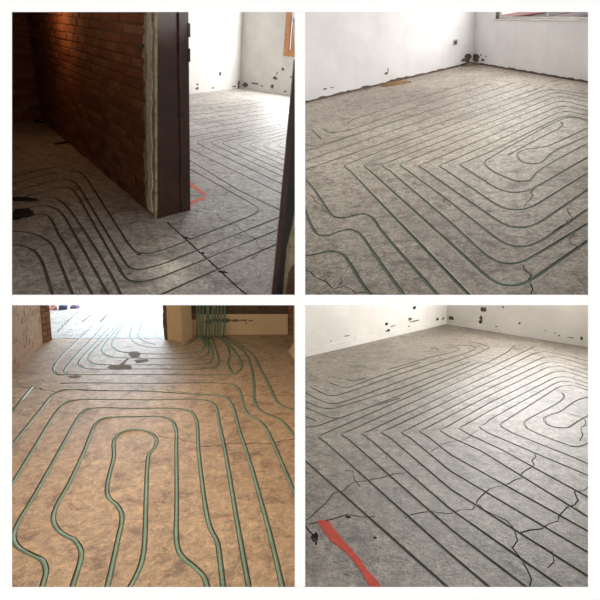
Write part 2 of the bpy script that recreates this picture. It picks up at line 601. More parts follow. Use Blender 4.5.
beam('border_middle', 'white upright border strip between left and right rooms',
     [(-288 * Z0 / FPX, Z0 + .001), (287 * Z0 / FPX, Z0 + .001), (yfloor(2.05) , 2.05), (yfloor(8.5), 8.5), (-5.0, 8.5)])
hexa([P(12, 300, Z0 + .002) + DOWN * s * hw for s in (-1, 1)] + [P(588, 300, Z0 + .002) + DOWN * s * hw for s in (1, -1)] +
     [P(12, 300, 3.3) + DOWN * s * hw for s in (-1, 1)] + [P(588, 300, 3.3) + DOWN * s * hw for s in (1, -1)],
     'ceiling', 'white_paint', 'white level border strip between upper and lower rooms', 'ceiling')

# ================================================================== upper left: brick room and doorway
FA = floor_frame((200, 1200), 1.5)
def seg(*p): return fillet(p)
runsA = [
    cr([(8, 245), (23, 246), (35, 252), (42, 262), (46, 273), (53.5, 298)]),
    cr([(8, 231), (28, 232.5), (42, 237.5), (52, 245), (57.5, 257), (74, 298)]),
    cr([(27, 217), (40, 214.5), (48, 216), (53, 223), (60, 237), (68, 249), (94, 298)]),
    cr([(24, 209), (40, 206), (53, 207.5), (62, 214), (73, 232), (110, 298)]),
    cr([(24, 203), (40, 199), (53, 198), (64, 204), (80, 225), (107, 268), (122.5, 298)]),
    seg((20, 198), (56, 188.5), (72, 186, 14), (117, 265), (127, 282, 22), (152, 281, 16), (284, 227.5)),
    seg((8, 193), (45, 183), (73, 177, 14), (120, 255), (131, 271.5, 22), (158, 266, 16), (284, 215.5)),
    seg((8, 185), (45, 175), (80, 168, 14), (127, 242), (137, 254.5, 18), (158, 252, 16), (246, 218), (263, 210, 13), (188, 168)),
    seg((155, 297.5), (190, 281.5), (280, 243)),
    seg((8, 178), (40, 170), (72, 164)),
    # the bright room beyond the doorway
    seg((176, 152), (238, 190), (282, 211)),
    seg((176, 142.5), (282, 194)),
    seg((290, 122), (204, 139.7), (195, 142, 5), (205, 147.3), (285, 185.5)),
    seg((290, 124.5), (218, 140), (209, 142, 5), (219, 147), (286, 178)),
    seg((292, 126.5), (229, 140.5), (220.5, 142.7, 5), (231, 147.5), (286, 172)),
    seg((292, 129.5), (245, 141.5), (236, 144, 5), (246, 148.5), (287, 166.5)),
    seg((293, 132), (257, 142.5), (248, 145, 5), (258, 149), (287, 161)),
    seg((293, 135.5), (270, 143), (261, 145.5, 5), (271, 149.5), (288, 156.5)),
    seg((293, 139.5), (285, 142.5), (276, 145, 5), (289, 150)),
    seg((292, 118), (178, 139)), seg((292, 114), (178, 133)), seg((292, 110), (178, 127.5)), seg((292, 106.5), (178, 122)),
    seg((288, 103), (178, 117)), seg((272, 101.5), (178, 112.5)), seg((250, 100.5), (178, 108)),
]
cracksA = [
    ([(190, 210), (217, 215), (225, 221), (236, 226), (254, 237.5), (267, 241), (278, 241)], 0.010, 0.010),
    ([(217, 215), (235, 210), (255, 203.5)], 0.007, 0.008),
    ([(254, 238), (262, 250), (250, 260)], 0.007, 0.008),
    ([(12, 252), (34, 249), (45, 244), (62, 240), (80, 231), (103, 226)], 0.009, 0.010),
]
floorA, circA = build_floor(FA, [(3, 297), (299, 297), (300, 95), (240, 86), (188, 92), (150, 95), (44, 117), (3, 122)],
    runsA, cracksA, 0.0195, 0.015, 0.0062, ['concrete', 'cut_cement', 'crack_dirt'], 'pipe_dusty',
    'grey concrete floor running from dark brick room through doorway to bright room',
    'thin grey-green heating pipe looped through the doorway floor of the brick room',
    joints=[([(167, 222), (245, 294), (250, 299)], 0.015, 0.014)],
    chips=[(186, 238, .03, .02, .012), (202, 253, .025, .018, .012), (223, 272, .035, .02, .012), (139, 254.5, .02, .015, .012)])

def paint(F, fl, px, mat, name='paint_mark'):
    v, f = prism_data([F.px(x, y) for x, y in px], 0.0005, 0.0016)
    return link(name, v, f, mat, Matrix(), fl)
paint(FA, floorA, [(186, 179.5), (190, 181.5), (207, 195), (204.5, 195.5), (188, 184.5)], 'orange_paint')
paint(FA, floorA, [(186, 203.5), (190, 201.5), (204, 196.5), (205.5, 198), (191, 204.5), (186, 206)], 'orange_paint')

# brick wall of the dark room: core + bricks
wA0, wA1 = FA.px(157.5, 218.5), FA.px(42, 120)
WA = wall_frame(FA, wA0, wA1)
LA = (Vector(wA1) - Vector(wA0)).length
HA = WA.px(50, 2)[1] + 0.15
thA = 0.22
def wall_core(name, fr, L, H, th, mat, label, kind='structure', u0=0.0):
    v, f = box_data(u0, L, -0.02, H, -th, 0)
    return tag(link(name, v, f, mat, fr.M()), label, 'wall', kind=kind)
def lay_bricks(parent, u0, u1, h, bl=0.245, bh=0.066, gap=0.014, proud=0.010, limit=300, names=('brick_a', 'brick_b', 'brick_c'), skip=None, v0=0.0, order=None):
    cells = []
    row = 0
    v = v0
    while v < h - 0.01:
        u = u0 - (bl + gap) * 0.5 * (row % 2)
        while u < u1 - 0.02:
            a, b = max(u, u0), min(u + bl, u1)
            if b - a > 0.03 and not (skip and skip((a + b) / 2, v + bh / 2)):
                cells.append((a, b, v, min(v + bh, h)))
            u += bl + gap
        v += bh + gap
        row += 1
    if order: cells.sort(key=order)
    rest = []
    for i, (a, b, c, d) in enumerate(cells):
        z = proud + random.uniform(-0.006, 0.006)
        m = random.choice(names)
        dd = bevel_box_data(a - (a + b) / 2, b - (a + b) / 2, c - (c + d) / 2, d - (c + d) / 2, -0.02, z, 0.005)
        if i < limit:
            link('brick', dd[0], dd[1], m, T(((a + b) / 2, (c + d) / 2, 0)) @ Matrix.Rotation(random.uniform(-.012, .012), 4, 'Z'), parent)
        else:
            rest.append(([(p[0] + (a + b) / 2, p[1] + (c + d) / 2, p[2]) for p in dd[0]], dd[1]))
    if rest:
        v, f = merge(*rest)
        o = link('brickwork', v, f, names[0], Matrix(), parent)
        o['kind'] = 'stuff'
    return len(cells)
dA1_ = FA.px(189.5, 209.8)
def loc(fr, p):
    q = FA.to_world(*p) - fr.o
    return q.dot(fr.ex), q.dot(fr.ez)
_u, _z = loc(WA, dA1_)
v, f = prism_data([(0.03, 0.0), (LA, 0.0), (LA, _z), (_u + 0.03, _z)], -0.02, HA)
v = [(p[0], p[2], p[1]) for p in v]; f = [q[::-1] for q in f]
core = tag(link('wall_side', v, f, 'mortar', WA.M()), 'dark red brick wall of the unplastered room', 'wall', kind='structure')
nA = lay_bricks(core, 0.06, LA, HA, order=lambda c: c[0] * 0.6 + abs(c[2] - 0.9))
wE0 = FA.px(42, 120); wE1 = FA.px(2, 125)
WE = wall_frame(FA, wE0, wE1)
LE = (Vector(wE1) - Vector(wE0)).length
HE = WE.px(20, 2)[1] + 0.15
core2 = wall_core('wall_end', WE, LE, HE, 0.2, 'mortar', 'shadowed brick end wall in the corner of the dark room')
nE = lay_bricks(core2, 0.0, LE, HE, limit=300)

# broken plaster along the end of the brick wall
def trace(fr, px, z0, z1, name, mat, parent=None, M=None, off=0.0):
    v, f = prism_data([fr.px(x, y, off) for x, y in px], z0, z1)
    return link(name, v, f, mat, M if M is not None else (Matrix() if parent else fr.M()), parent)
left = [(146, 2)] + [(146.5 + 3.0 * noise.noise((y * .035, 3.3, 0)) + 2.2 * noise.noise((y * .17, 9.1, 0)) + random.uniform(-.5, .5), y) for y in range(6, 206, 3)] + [(150, 209), (157.5, 218.5)]
trace(WA, left + [(157.5, 100), (157.5, 2)], 0.0, 0.022, 'plaster_edge', 'broken_plaster', core)
zl = [(150.5 + random.uniform(-.8, 1.2), y) for y in range(2, 214, 9)]
zr = [(155.5 + random.uniform(-1.6, .6), y) for y in range(212, 0, -9)]
trace(WA, zl + zr, 0.0, 0.030, 'plaster_chip', 'white_chip', core)
trace(WA, [(140, 45), (145, 44), (147.5, 46), (145, 48.5), (141, 48)], 0.0, 0.030, 'pipe_hole', 'hole_brown', core)

# brown door frame on the wall end (near face is the reveal)
dA0, dA1 = FA.px(157.8, 219), FA.px(189.5, 209.8)
WD = wall_frame(FA, dA0, dA1)
LD = (Vector(dA1) - Vector(dA0)).length
HD = WD.px(170, 2)[1] + 0.2
door = tag(empty('door_1', WD.M()), 'dark brown wooden door frame at the brick wall end', 'door frame', kind='structure')
v, f = bevel_box_data(0, LD, 0, HD, -0.035, 0.0, 0.006); jamb_ = link('jamb', v, f, 'brown_wood', Matrix(), door)
v, f = bevel_box_data(LD * .72, LD * 1.0, 0, HD, 0.0, 0.016, 0.005); link('door_stop', v, f, 'brown_wood', Matrix(), door)
for hy in (30, 55):
    c = WD.px(187, hy)
    v, f = bevel_box_data(c[0] - .012, c[0] + .02, c[1] - .05, c[1] + .05, 0.0, 0.022, 0.004)
    link('hinge', v, f, 'dark_metal', Matrix(), jamb_)

# near jamb of the same doorway at the right, with broken masonry behind it
nb = FA.px(268, 312); nb2 = (nb[0] + 1.0, nb[1] + 0.10)
WN = wall_frame(FA, nb, nb2)
jr = empty('door_2', WN.M())
tag(jr, 'near dark brown door jamb with crumbling masonry at right edge', 'door frame', kind='structure')
trace(WN, [(297, 60), (294.5, 60), (290.8, 100), (281.5, 200), (272, 294), (271.7, 297.2), (277, 297.2), (278.5, 280), (287, 200), (294, 125)], -0.06, 0.0, 'jamb', 'brown_wood', jr)
trace(WN, [(299, 60), (297, 60), (294, 125), (287, 200), (278.5, 280), (277, 297.2), (282.5, 297.2), (284.5, 275), (286.5, 250), (291, 230), (295, 205), (299, 180)], -0.085, -0.012, 'door_edge', 'dark_metal', jr)
mas = [(299, 190), (296, 208), (292.5, 226), (290, 235), (287.5, 243), (286, 255), (282, 259), (280.5, 263), (284.5, 268), (284, 280), (282, 290), (281.5, 297.2), (299, 297.2)]
trace(WN, mas, -0.16, -0.02, 'masonry', 'broken_plaster', jr)
trace(WN, [(299, 262), (292, 268), (288.5, 275), (286, 297.2), (299, 297.2)], -0.02, -0.006, 'masonry', 'mortar', jr)

# walls of the bright room beyond
def plaster_wall(name, F, a, b, top_px, holes, label, mats=('plaster_worn', 'masonry_base'), th=0.12, height=None, windows=(), base_rag=0.0, fr=None):
    fr = fr or wall_frame(F, a, b)
    L = (Vector(b) - Vector(a)).length
    H = height or max(fr.px(x, y)[1] for x, y in top_px) + 0.1
    recs = []
    for x, y, rx, ry, d in holes:     # pixel centre and pixel radii
        c = fr.px(x, y); e1 = fr.px(x + rx, y); e2 = fr.px(x, y - ry)
        recs.append((blob(c[0], c[1], max(abs(e1[0] - c[0]) * .8, .006), max(abs(e2[1] - c[1]) * .8, .006)), d, 1, False))
    for w in windows:
        recs.append(([w], th, 0, True))
    if base_rag > 0:
        n = max(8, int(L / 0.07))
        poly = [(0, H)]
        for k in range(n + 1):
            poly.append((L * k / n, base_rag * (0.55 + 0.9 * random.random() * (0.6 + 0.5 * noise.noise((k * .13, 7.7, 0))))))
        poly.append((L, H))
    else:
        poly = [(0, -0.03), (L, -0.03), (L, H), (0, H)]
    o = slab(name, fr, poly, recs, th, list(mats), back=True)
    tag(o, label, 'wall', kind='structure')
    return o, fr, L, H
bA0, bA1, bA2 = FA.px(150, 98.7), FA.px(240, 88), FA.px(299.5, 97.6)
o, fr, L, H = plaster_wall('wall_back', FA, bA0, bA1, [(240, 2), (190, 2)],
    [(220, 74, 1.6, 2.2, .03), (197.5, 84.5, 1.4, 1.2, .02), (197, 88.5, 2, 1.8, .02), (213, 88, 1.2, 1.2, .02), (234, 86.5, 3, 1.0, .012), (238.5, 84, 1.2, 5, .012)],
    'white plaster back wall of bright room seen through doorway', mats=('plaster_grey', 'masonry_base'))
WB = wall_frame(FA, bA1, bA2)
w0 = WB.px(283.5, 55.5); w1 = WB.px(299, 57)
HB = WB.px(299, 2)[1] + 0.25
LB = (Vector(bA2) - Vector(bA1)).length
LBx = LB + 0.9
win = [(w0[0], w0[1]), (w0[0] + 0.85, w0[1]), (w0[0] + 0.85, HB - 0.2), (w0[0], HB - 0.2)]
o, fr, L, H = plaster_wall('wall_window', FA, bA1, (bA1[0] + (bA2[0] - bA1[0]) * LBx / LB, bA1[1] + (bA2[1] - bA1[1]) * LBx / LB),
    [(299, 2)], [(283, 69, 1.8, 1.8, .03), (275, 78, 2.6, 2.4, .015), (272, 86.5, 2.0, 2.6, .02), (291, 77, 1, 1.4, .02), (285, 91.5, 1.8, 1, .02), (245, 85, 3.2, 2.6, .015), (255, 83.5, 5, 1.2, .008), (262, 86, 2, .9, .01), (277, 73, .8, 2, .01)],
    'white plaster window wall with chipped holes in bright room', windows=[win], height=HB, mats=('plaster_grey', 'masonry_base'))
def window(name, fr, u0, u1, v0, v1, label, mat, fw=0.06, dep=0.05, back=-0.09, mullions=1, sill=None):
    root = empty(name, fr.M() @ T((u0, v0, back)))
    tag(root, label, 'window', kind='structure')
    W, Hh = u1 - u0, v1 - v0
    for nm, b in (('stile', (0, fw, 0, Hh)), ('stile', (W - fw, W, 0, Hh)), ('rail', (fw, W - fw, 0, fw)), ('rail', (fw, W - fw, Hh - fw, Hh))):
        v, f = bevel_box_data(b[0], b[1], b[2], b[3], 0, dep, 0.006); link(nm, v, f, mat, Matrix(), root)
    for k in range(mullions):
        x = W * (k + 1) / (mullions + 1)
        v, f = bevel_box_data(x - fw * .4, x + fw * .4, fw, Hh - fw, 0, dep * .8, 0.005); link('mullion', v, f, mat, Matrix(), root)
    v, f = box_data(fw, W - fw, fw, Hh - fw, 0.012, 0.016); link('pane', v, f, 'glass', Matrix(), root)
    return root
w2 = WB.px(288.5, 54)
window('window_1', WB, win[0][0], win[1][0], win[0][1], win[2][1], 'orange wooden window frame in the bright room wall', 'orange_wood', fw=max(.05, abs(w2[0] - w0[0])), dep=0.07, back=-0.045)

w3 = WB.px(290, 54); w4 = WB.px(295.5, 54)
v, f = bevel_box_data(w3[0] - win[0][0], w4[0] - win[0][0] + .04, .02, win[2][1] - win[0][1] - .02, .0, .055, .006)
link('casement_stile', v, f, 'orange_wood', Matrix(), bpy.data.objects['window_1'])
# bits lying on the dark floor
def on(F, x, y): return F.px(x, y)
a, b, c = on(FA, 55, 145), on(FA, 70.5, 142.5), WA.px(74, 137)
v, f = tube_data([(0, 0, .014), (b[0] - a[0], b[1] - a[1], .014), (b[0] - a[0] + .01, b[1] - a[1] + .01, .10)], .013, 6)
tag(link('bent_bar', v, f, 'dark_metal', FA.M() @ T((a[0], a[1], 0))), 'bent black bar lying at the foot of the dark brick wall', 'bar')
def lump(name, F, x, y, rx, ry, rz, mat, label, cat, seed=0, rot=0.0):
    """crumpled low heap resting on a floor"""
    c = F.px(x, y)
    V, Fc = [], []
    nu, nv = 18, 8
    for j in range(nv + 1):
        t = j / nv * math.pi / 2
        for i in range(nu):
            a = 2 * math.pi * i / nu
            d = Vector((math.cos(a) * math.cos(t), math.sin(a) * math.cos(t), math.sin(t)))
            q = 1 + 0.45 * noise.noise(d * 1.9 + Vector((seed * 3.1, 0, 0)))
            V.append((d.x * rx * q, d.y * ry * q, max(0.0, d.z * rz * q)))
    for j in range(nv):
        for i in range(nu):
            Fc.append((j * nu + i, j * nu + (i + 1) % nu, (j + 1) * nu + (i + 1) % nu, (j + 1) * nu + i))
    Fc.append(tuple(range(nu))[::-1])
    return tag(link(name, V, Fc, mat, F.M() @ T((c[0], c[1], 0)) @ Matrix.Rotation(rot, 4, 'Z'), smooth=True), label, cat)
lump('dark_rag', FA, 20, 215, .09, .13, .03, 'black_rag', 'dark crumpled rag on the floor beside the curved pipes', 'rag', 1)
lump('dark_strip', FA, 20, 200, .17, .035, .022, 'black_rag', 'long dark scrap lying above the crumpled rag', 'scrap', 2, .22)
lump('brick_crumb', FA, 41, 123, .11, .03, .03, 'black_rag', 'small dark fragment in the far corner of brick room', 'fragment', 3, .1)

# unseen dark lining along the left border, added to absorb bounced light
hexa([P(8, 12, 2.3), P(8, 296, 2.3), P(6, 296, 2.3), P(6, 12, 2.3), P(8, -20, 7.5), P(8, 180, 7.5), P(5, 180, 7.5), P(5, -20, 7.5)],
     'shade_lining', 'mortar', 'unseen dark lining added to shade the brick room')
# unseen roof added to keep front light off the dark room
cA = [FA.px(157, 240), FA.px(157, 216), FA.px(44, 118), FA.px(2, 122), FA.px(2, 299), FA.px(150, 299)]
zr_ = max(HA, HE)
v, f = prism_data([(p[0], p[1]) for p in cA], zr_, zr_ + 0.1)
tag(link('ceiling', v, f, 'masonry_base', FA.M()), 'unseen dark ceiling added to shade the brick room', 'ceiling', kind='structure')

# ================================================================== upper right: room with a window
FB = floor_frame((396, 1076), 1.5)
runsB = [
    cr([(301, 174), (305, 179), (315, 191), (325, 206), (332.5, 215.5), (342.5, 218), (354, 215.5), (365, 214), (372.5, 218), (380, 229), (400, 252.5), (420, 275), (440, 298)]),
    cr([(302, 203), (305, 210), (311, 225), (317.5, 234), (327.5, 235.5), (337.5, 232), (349, 229.5), (357.5, 232), (364, 239), (375, 255), (390, 276), (406, 298)]),
    cr([(301, 257), (305, 256), (317.5, 254), (331, 251), (342.5, 254), (350, 264), (360, 280), (372.5, 298)]),
    # the nested angular loops
    seg((592, 95), (548, 88.5, 10), (490, 111), (400, 144), (350, 163), (343, 165.5, 6), (350, 171), (472, 298)),
    seg((592, 99), (556, 91.5, 10), (490, 117), (370, 162.5), (362, 165, 6), (371, 172), (450, 243), (508, 296, 34), (592, 238)),
    seg((592, 103), (558, 95.5, 10), (490, 122.5), (389, 162), (380, 165, 6), (390, 171), (450, 222), (505, 273.5, 34), (592, 221)),
    seg((592, 108), (560, 100, 10), (490, 128.5), (407, 161.5), (398, 164.5, 6), (408, 171), (450, 202), (519, 256.5, 34), (592, 206.5)),
    seg((592, 112), (562, 105, 10), (490, 136), (426, 163), (417, 165.5, 6), (426, 171), (450, 188), (520, 236.5, 32), (592, 187)),
    seg((592, 117), (564, 110, 10), (490, 144), (446, 163), (438, 165.5, 6), (446, 170.5), (515, 218, 30), (592, 170.5)),
    seg((592, 121), (566, 114.5, 10), (490, 152), (467, 161.5), (458, 164, 6), (466, 169), (514, 200, 30), (592, 155)),
    cr([(592, 124), (586, 121), (576, 118), (566, 118), (558, 121), (520, 141), (490, 158), (485, 162), (487, 167), (507, 178), (520, 181.5), (530, 180), (535, 174.5), (543, 168), (592, 141)]),
    cr([(592, 126), (560, 141), (546, 146.5), (530, 149), (520, 151.5), (517.5, 156), (521, 161), (533, 164), (543, 161.5), (548, 157), (552, 153), (592, 134)]),
    cr([(561, 122), (562, 125), (560, 128), (548, 134), (508, 155)]),
    # worn runs by the left wall
    seg((302, 171), (400, 137), (490, 105.5), (545, 86)),
    seg((302, 163), (310, 159.5), (400, 128), (490, 98), (530, 84.5)),
    seg((302, 152), (311, 149.5, 5), (400, 120), (490, 91), (515, 82.5)),
    cr([(490, 84), (450, 96), (400, 112.5), (360, 126.5), (342, 131.5), (330, 132.5), (323, 129)]),
    cr([(470, 83), (430, 95), (400, 104.5), (370, 114), (352, 120), (347, 124)]),
    seg((311, 129), (321, 139)),
    seg((302, 142), (310, 147, 6), (335, 141), (400, 119.5)),
]
cracksB = [
    ([(305, 270), (320, 278), (333, 288), (345, 286), (356, 292), (385, 294)], 0.012, 0.012),
    ([(337, 287), (345, 268), (353, 262)], 0.007, 0.008),
    ([(365, 276), (375, 268), (380, 262)], 0.006, 0.008),
    ([(310, 195), (322, 208), (331, 217)], 0.007, 0.008),
    ([(534, 187), (531, 200), (524, 207)], 0.009, 0.01),
    ([(568, 208), (571, 218), (560, 228), (545, 232)], 0.009, 0.01),
    ([(523, 265), (529, 275), (531, 294)], 0.010, 0.01),
    ([(405, 180), (422, 186), (437, 191), (450, 207)], 0.007, 0.008),
    ([(575, 232), (570, 243), (580, 250)], 0.007, 0.008),
    ([(395, 130), (430, 120), (460, 118), (500, 106)], 0.008, 0.008),
]
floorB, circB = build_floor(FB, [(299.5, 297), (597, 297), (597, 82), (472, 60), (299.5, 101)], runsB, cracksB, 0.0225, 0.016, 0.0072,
    ['concrete_rose', 'cut_cement', 'crack_dirt', 'rim_highlight'], 'pipe_green',
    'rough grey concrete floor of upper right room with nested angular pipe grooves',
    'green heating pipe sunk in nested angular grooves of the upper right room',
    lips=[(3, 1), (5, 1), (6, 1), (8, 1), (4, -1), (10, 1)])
b0, b1, b2 = FB.px(301, 104), FB.px(472, 63.5), FB.px(594, 84.2)
WL = wall_frame(FB, b0, b1); WR = wall_frame(FB, b1, b2)
HL = max(WL.px(301, 2)[1], WL.px(472, 2)[1]) + 0.2
LL = (Vector(b1) - Vector(b0)).length; LR = (Vector(b2) - Vector(b1)).length
v, f = box_data(0, LL + .16, -0.02, 0.3, -0.14, -0.022)
bs = tag(link('wall_base', v, f, 'masonry_base', WL.M()), 'bare dark masonry foot under the left plaster wall', 'wall', kind='structure')
o, _, _, _ = plaster_wall('wall_left', FB, b0, b1, [], [(386, 73.5, 2.4, 1.4, .012), (388, 70, .7, 3, .01), (325, 89, 2.4, 1, .012), (332, 87.5, 3, .6, .008), (467.6, 58, 4.0, 6.0, .02), (463, 60, 2.6, 2.6, .02), (396, 80, 9, 2.0, .02)],
    'white plaster wall with ragged lower edge in upper right room', mats=('plaster', 'masonry_base'), th=0.021, height=HL, base_rag=0.045)
ws0 = WR.px(494.5, 19.5); ws1 = WR.px(590, 21.5)
winB = [(ws0[0], ws0[1]), (LR - 0.02, ws0[1]), (LR - 0.02, HL - 0.05), (ws0[0], HL - 0.05)]
v, f = box_data(-.16, LR, -0.02, 0.3, -0.14, -0.022)
bs = tag(link('wall_base', v, f, 'masonry_base', WR.M()), 'bare dark masonry foot under the window wall', 'wall', kind='structure')
o, _, _, _ = plaster_wall('wall_window', FB, b1, b2, [], [(476, 58.5, 4.0, 5.0, .02), (483, 60, 2, 1.6, .015), (486, 56.5, 1.4, .8, .01), (481, 55, 1, 1, .01), (560, 77.5, 2, 1.2, .015), (530, 72, 1.6, .9, .015)],
    'white plaster window wall with ragged foot in upper right room', mats=('plaster', 'masonry_base'), th=0.021, height=HL, base_rag=0.04, windows=[winB])
v, f = merge(box_data(0, winB[0][0], 0.3, HL, -.14, -.022), box_data(winB[0][0], LR, 0.3, winB[0][1], -.14, -.022))
tag(link('wall_core', v, f, 'masonry_base', WR.M()), 'masonry behind the window wall plaster', 'wall', kind='structure')
window('window_2', WR, winB[0][0], LR - 0.02, winB[0][1], HL - 0.05, 'grey window frame at top right of upper right room', 'frame_paint', fw=0.035, dep=0.04, back=-0.12, mullions=1)
v, f = bevel_box_data(winB[0][0] - .02, LR, winB[0][1] - .015, winB[0][1] + .004, -.13, 0.012, 0.004)
tag(link('trim_1', v, f, 'frame_paint', WR.M()), 'narrow pale window sill', 'sill', kind='structure')
# wall socket
c = WL.px(455, 42.5); e = WL.px(457.4, 42.5); g = WL.px(455, 39.3)
sw, sh = abs(e[0] - c[0]), abs(g[1] - c[1])
sock = tag(empty('wall_socket', WL.M() @ T((c[0], c[1], 0))), 'grey wall socket on white plaster near the room corner', 'socket')
v, f = bevel_box_data(-sw, sw, -sh, sh, 0, .012, .004); link('plate', v, f, 'socket_plastic', Matrix(), sock)
v, f = bevel_box_data(-sw * .6, sw * .6, -sh * .6, sh * .6, .010, .016, .003); link('socket_face', v, f, 'dark_plastic', Matrix(), sock)
# sandy rubble at the wall foot
lump('sand_heap', FB, 396, 84.5, .34, .07, .05, 'sand_rubble', 'small heap of brown sand at foot of left white wall', 'rubble', 5, .28)
lump('rubble_heap', FB, 470, 65.5, .16, .10, .05, 'masonry_base', 'dark rubble heap in the corner under the socket', 'rubble', 6, .0)

cB = [FB.px(300, 297), FB.px(597, 297), FB.px(597, 82), FB.px(472, 60), FB.px(300, 101)]  # unseen ceiling, added so the window light turns directional
v, f = prism_data(cB, HL, HL + .08)
tag(link('ceiling', v, f, 'plaster', FB.M()), 'unseen white ceiling added to keep sky light off the upper right room', 'ceiling', kind='structure')
# houses outside the window
def house(fr, u, w, d, v0, h, roof, wallm, roofm, dist, label):
    root = tag(empty('house', fr.M() @ T((u, v0, -dist))), label, 'building', 'houses outside the upper right window')
    v, f = box_data(-w / 2, w / 2, -6, h, -d, 0); link('house_wall', v, f, wallm, Matrix(), root)
    v = [(-w / 2 - .2, h, .2), (w / 2 + .2, h, .2), (w / 2 + .2, h, -d - .2), (-w / 2 - .2, h, -d - .2), (-w / 2, h + roof, -d / 2), (w / 2, h + roof, -d / 2)]
    f = [(0, 1, 5, 4), (2, 3, 4, 5), (1, 2, 5), (3, 0, 4), (3, 2, 1, 0)]
    link('roof', v, f, roofm, Matrix(), root)
    for k in range(2):
        x = (-.25 + .5 * k) * w
        vv, ff = box_data(x - w * .09, x + w * .09, h * .35, h * .75, -.02, .03); link('house_window', vv, ff, 'house_dark', Matrix(), root)
def wpt(x, y, dist):
    d = ray(x, y); o2 = WR.to_world(0, 0, -dist)
    t = (o2 - EYE).dot(WR.ez) / d.dot(WR.ez); q = EYE + d * t - WR.o
    return q.dot(WR.ex), q.dot(WR.ey)
for x, yb, wpx, hh, rf, wm, rm, lb in ((505, 19, 15, 2.0, .8, 'roof_red', 'roof_red', 'red house seen at left of upper right window'),
                                       (525, 20, 14, .6, 1.4, 'house_wall', 'house_dark', 'white house with dark roof seen through upper right window'),
                                       (543, 20, 12, .9, .6, 'house_wall', 'roof_red', 'white house with low red roof seen through upper right window'),
                                       (562, 20, 12, 1.8, .8, 'house_dark', 'house_dark', 'dark house seen through upper right window'),
                                       (580, 21, 14, .8, .6, 'house_wall', 'roof_red', 'pale house at far right of upper right window')):
    dist = 9.0
    a = wpt(x - wpx / 2, yb, dist); b = wpt(x + wpx / 2, yb, dist); t8 = wpt(x, yb - 5, dist)
    k = (t8[1] - a[1]) / 5     # metres per pixel of height
    house(WR, (a[0] + b[0]) / 2, abs(b[0] - a[0]), 3.0, a[1] - k * 1, k * hh * 2, k * rf * 2.2, wm, rm, dist, lb)

# ================================================================== lower left: hall with manifold
FC = floor_frame((300, 300 + FPX * FPX / (300 - HORIZON)), 1.5)
runsC = [
    seg((6, 418), (33, 386)),
    cr([(6, 451), (13, 443), (44, 405), (52, 395), (60, 391), (72, 389.5), (90, 390.5), (150, 391.5), (200, 395), (225, 397), (232, 405), (240, 432), (250, 462), (260, 497), (272, 542), (284, 594)]),
    cr([(6, 493), (13, 482), (35, 446), (57, 411), (65, 403), (76, 400), (100, 399.5), (150, 400), (200, 399.5), (210, 401.5), (216, 407), (219, 422), (225, 450), (236, 515), (250, 594)]),
    cr([(40, 594), (44.5, 578), (46, 570), (43, 561), (32, 554.5), (19, 547.5), (13.5, 538), (16, 527), (35, 494), (57, 455), (77, 419), (84, 410.5), (96, 408), (130, 408.5), (180, 409), (191, 412), (196.5, 420), (198.5, 450), (206, 510), (210, 527), (217, 541), (218.5, 548), (224, 594)]),
    cr([(70, 594), (75, 578), (80, 562), (81, 551), (75, 540.5), (61, 532.5), (53.5, 521), (55.5, 508), (68, 485), (85, 449), (92, 431), (97, 422), (106, 418), (130, 417), (162, 417), (171, 420), (176, 429), (176.3, 450), (176.8, 500), (177, 544), (181, 555), (196, 568), (204, 577), (209, 594)]),
    cr([(105.5, 594), (110, 575), (117.5, 541), (122, 516), (117.5, 506), (108.5, 497), (107, 488), (110, 472), (114, 455), (113.5, 443), (117.5, 435), (126, 431), (140, 430), (151, 433), (156.5, 440), (155, 447), (149, 455), (147.5, 463), (146, 500), (144, 549), (140, 567), (126, 594)]),
    cr([(60, 383.5), (80, 383), (150, 383.5), (225, 383.5), (236, 386), (241, 394), (244, 407), (249, 415.5), (258, 419.5), (266, 428), (275, 447), (285, 470), (300, 506)]),
    cr([(222, 336), (233, 343.5), (246, 354), (251, 366), (254, 383), (254.5, 399), (257, 407), (264, 412.5), (280, 419.5), (288, 427), (300, 443)]),
    cr([(225, 336), (240, 345), (253, 355), (260, 368), (268, 383), (274, 396), (278, 402.5), (285, 407), (300, 411)]),
    # nested loops at the manifold
    cr([(94, 325), (78, 340), (61, 357), (53.5, 369), (57, 374), (70, 374.6), (150, 374.6), (225, 374.5), (238, 372.5), (242, 367), (240, 359), (231, 347), (219, 336)]),
    cr([(104, 325), (90, 341), (72, 360), (64.5, 371), (67, 374)]),
    cr([(112, 325), (92, 347), (81, 359), (79, 364), (83, 367.5), (93, 369), (150, 369), (205, 369), (216, 367.5), (219, 362), (217, 352), (211, 337)]),
    cr([(120, 322), (103, 341), (91, 354), (88.5, 359), (91, 362.5), (100, 364.5), (150, 364.8), (198, 364.5), (210, 362.5), (213, 357), (212, 349), (207, 337)]),
    cr([(125, 320), (110, 338), (102.5, 349), (104, 354), (112, 357), (130, 358), (190, 358), (205, 356), (209, 352), (208, 346), (204, 336.5)]),
    cr([(130, 316), (117, 335), (112, 345), (116, 350), (130, 353), (190, 353), (202, 350), (205, 345), (201, 336.5)]),
    cr([(149, 303), (140, 330), (138, 336), (143, 341), (155, 344.5)]),
    cr([(140, 312), (131, 330), (130, 337), (135, 343), (150, 347.3), (175, 347), (190, 343), (198, 336.5)]),
    cr([(219, 337), (227, 345), (230, 356), (228, 364), (232, 372)]),
    seg((100, 322), (118, 304)),
    seg((82, 322), (108, 302)),
]
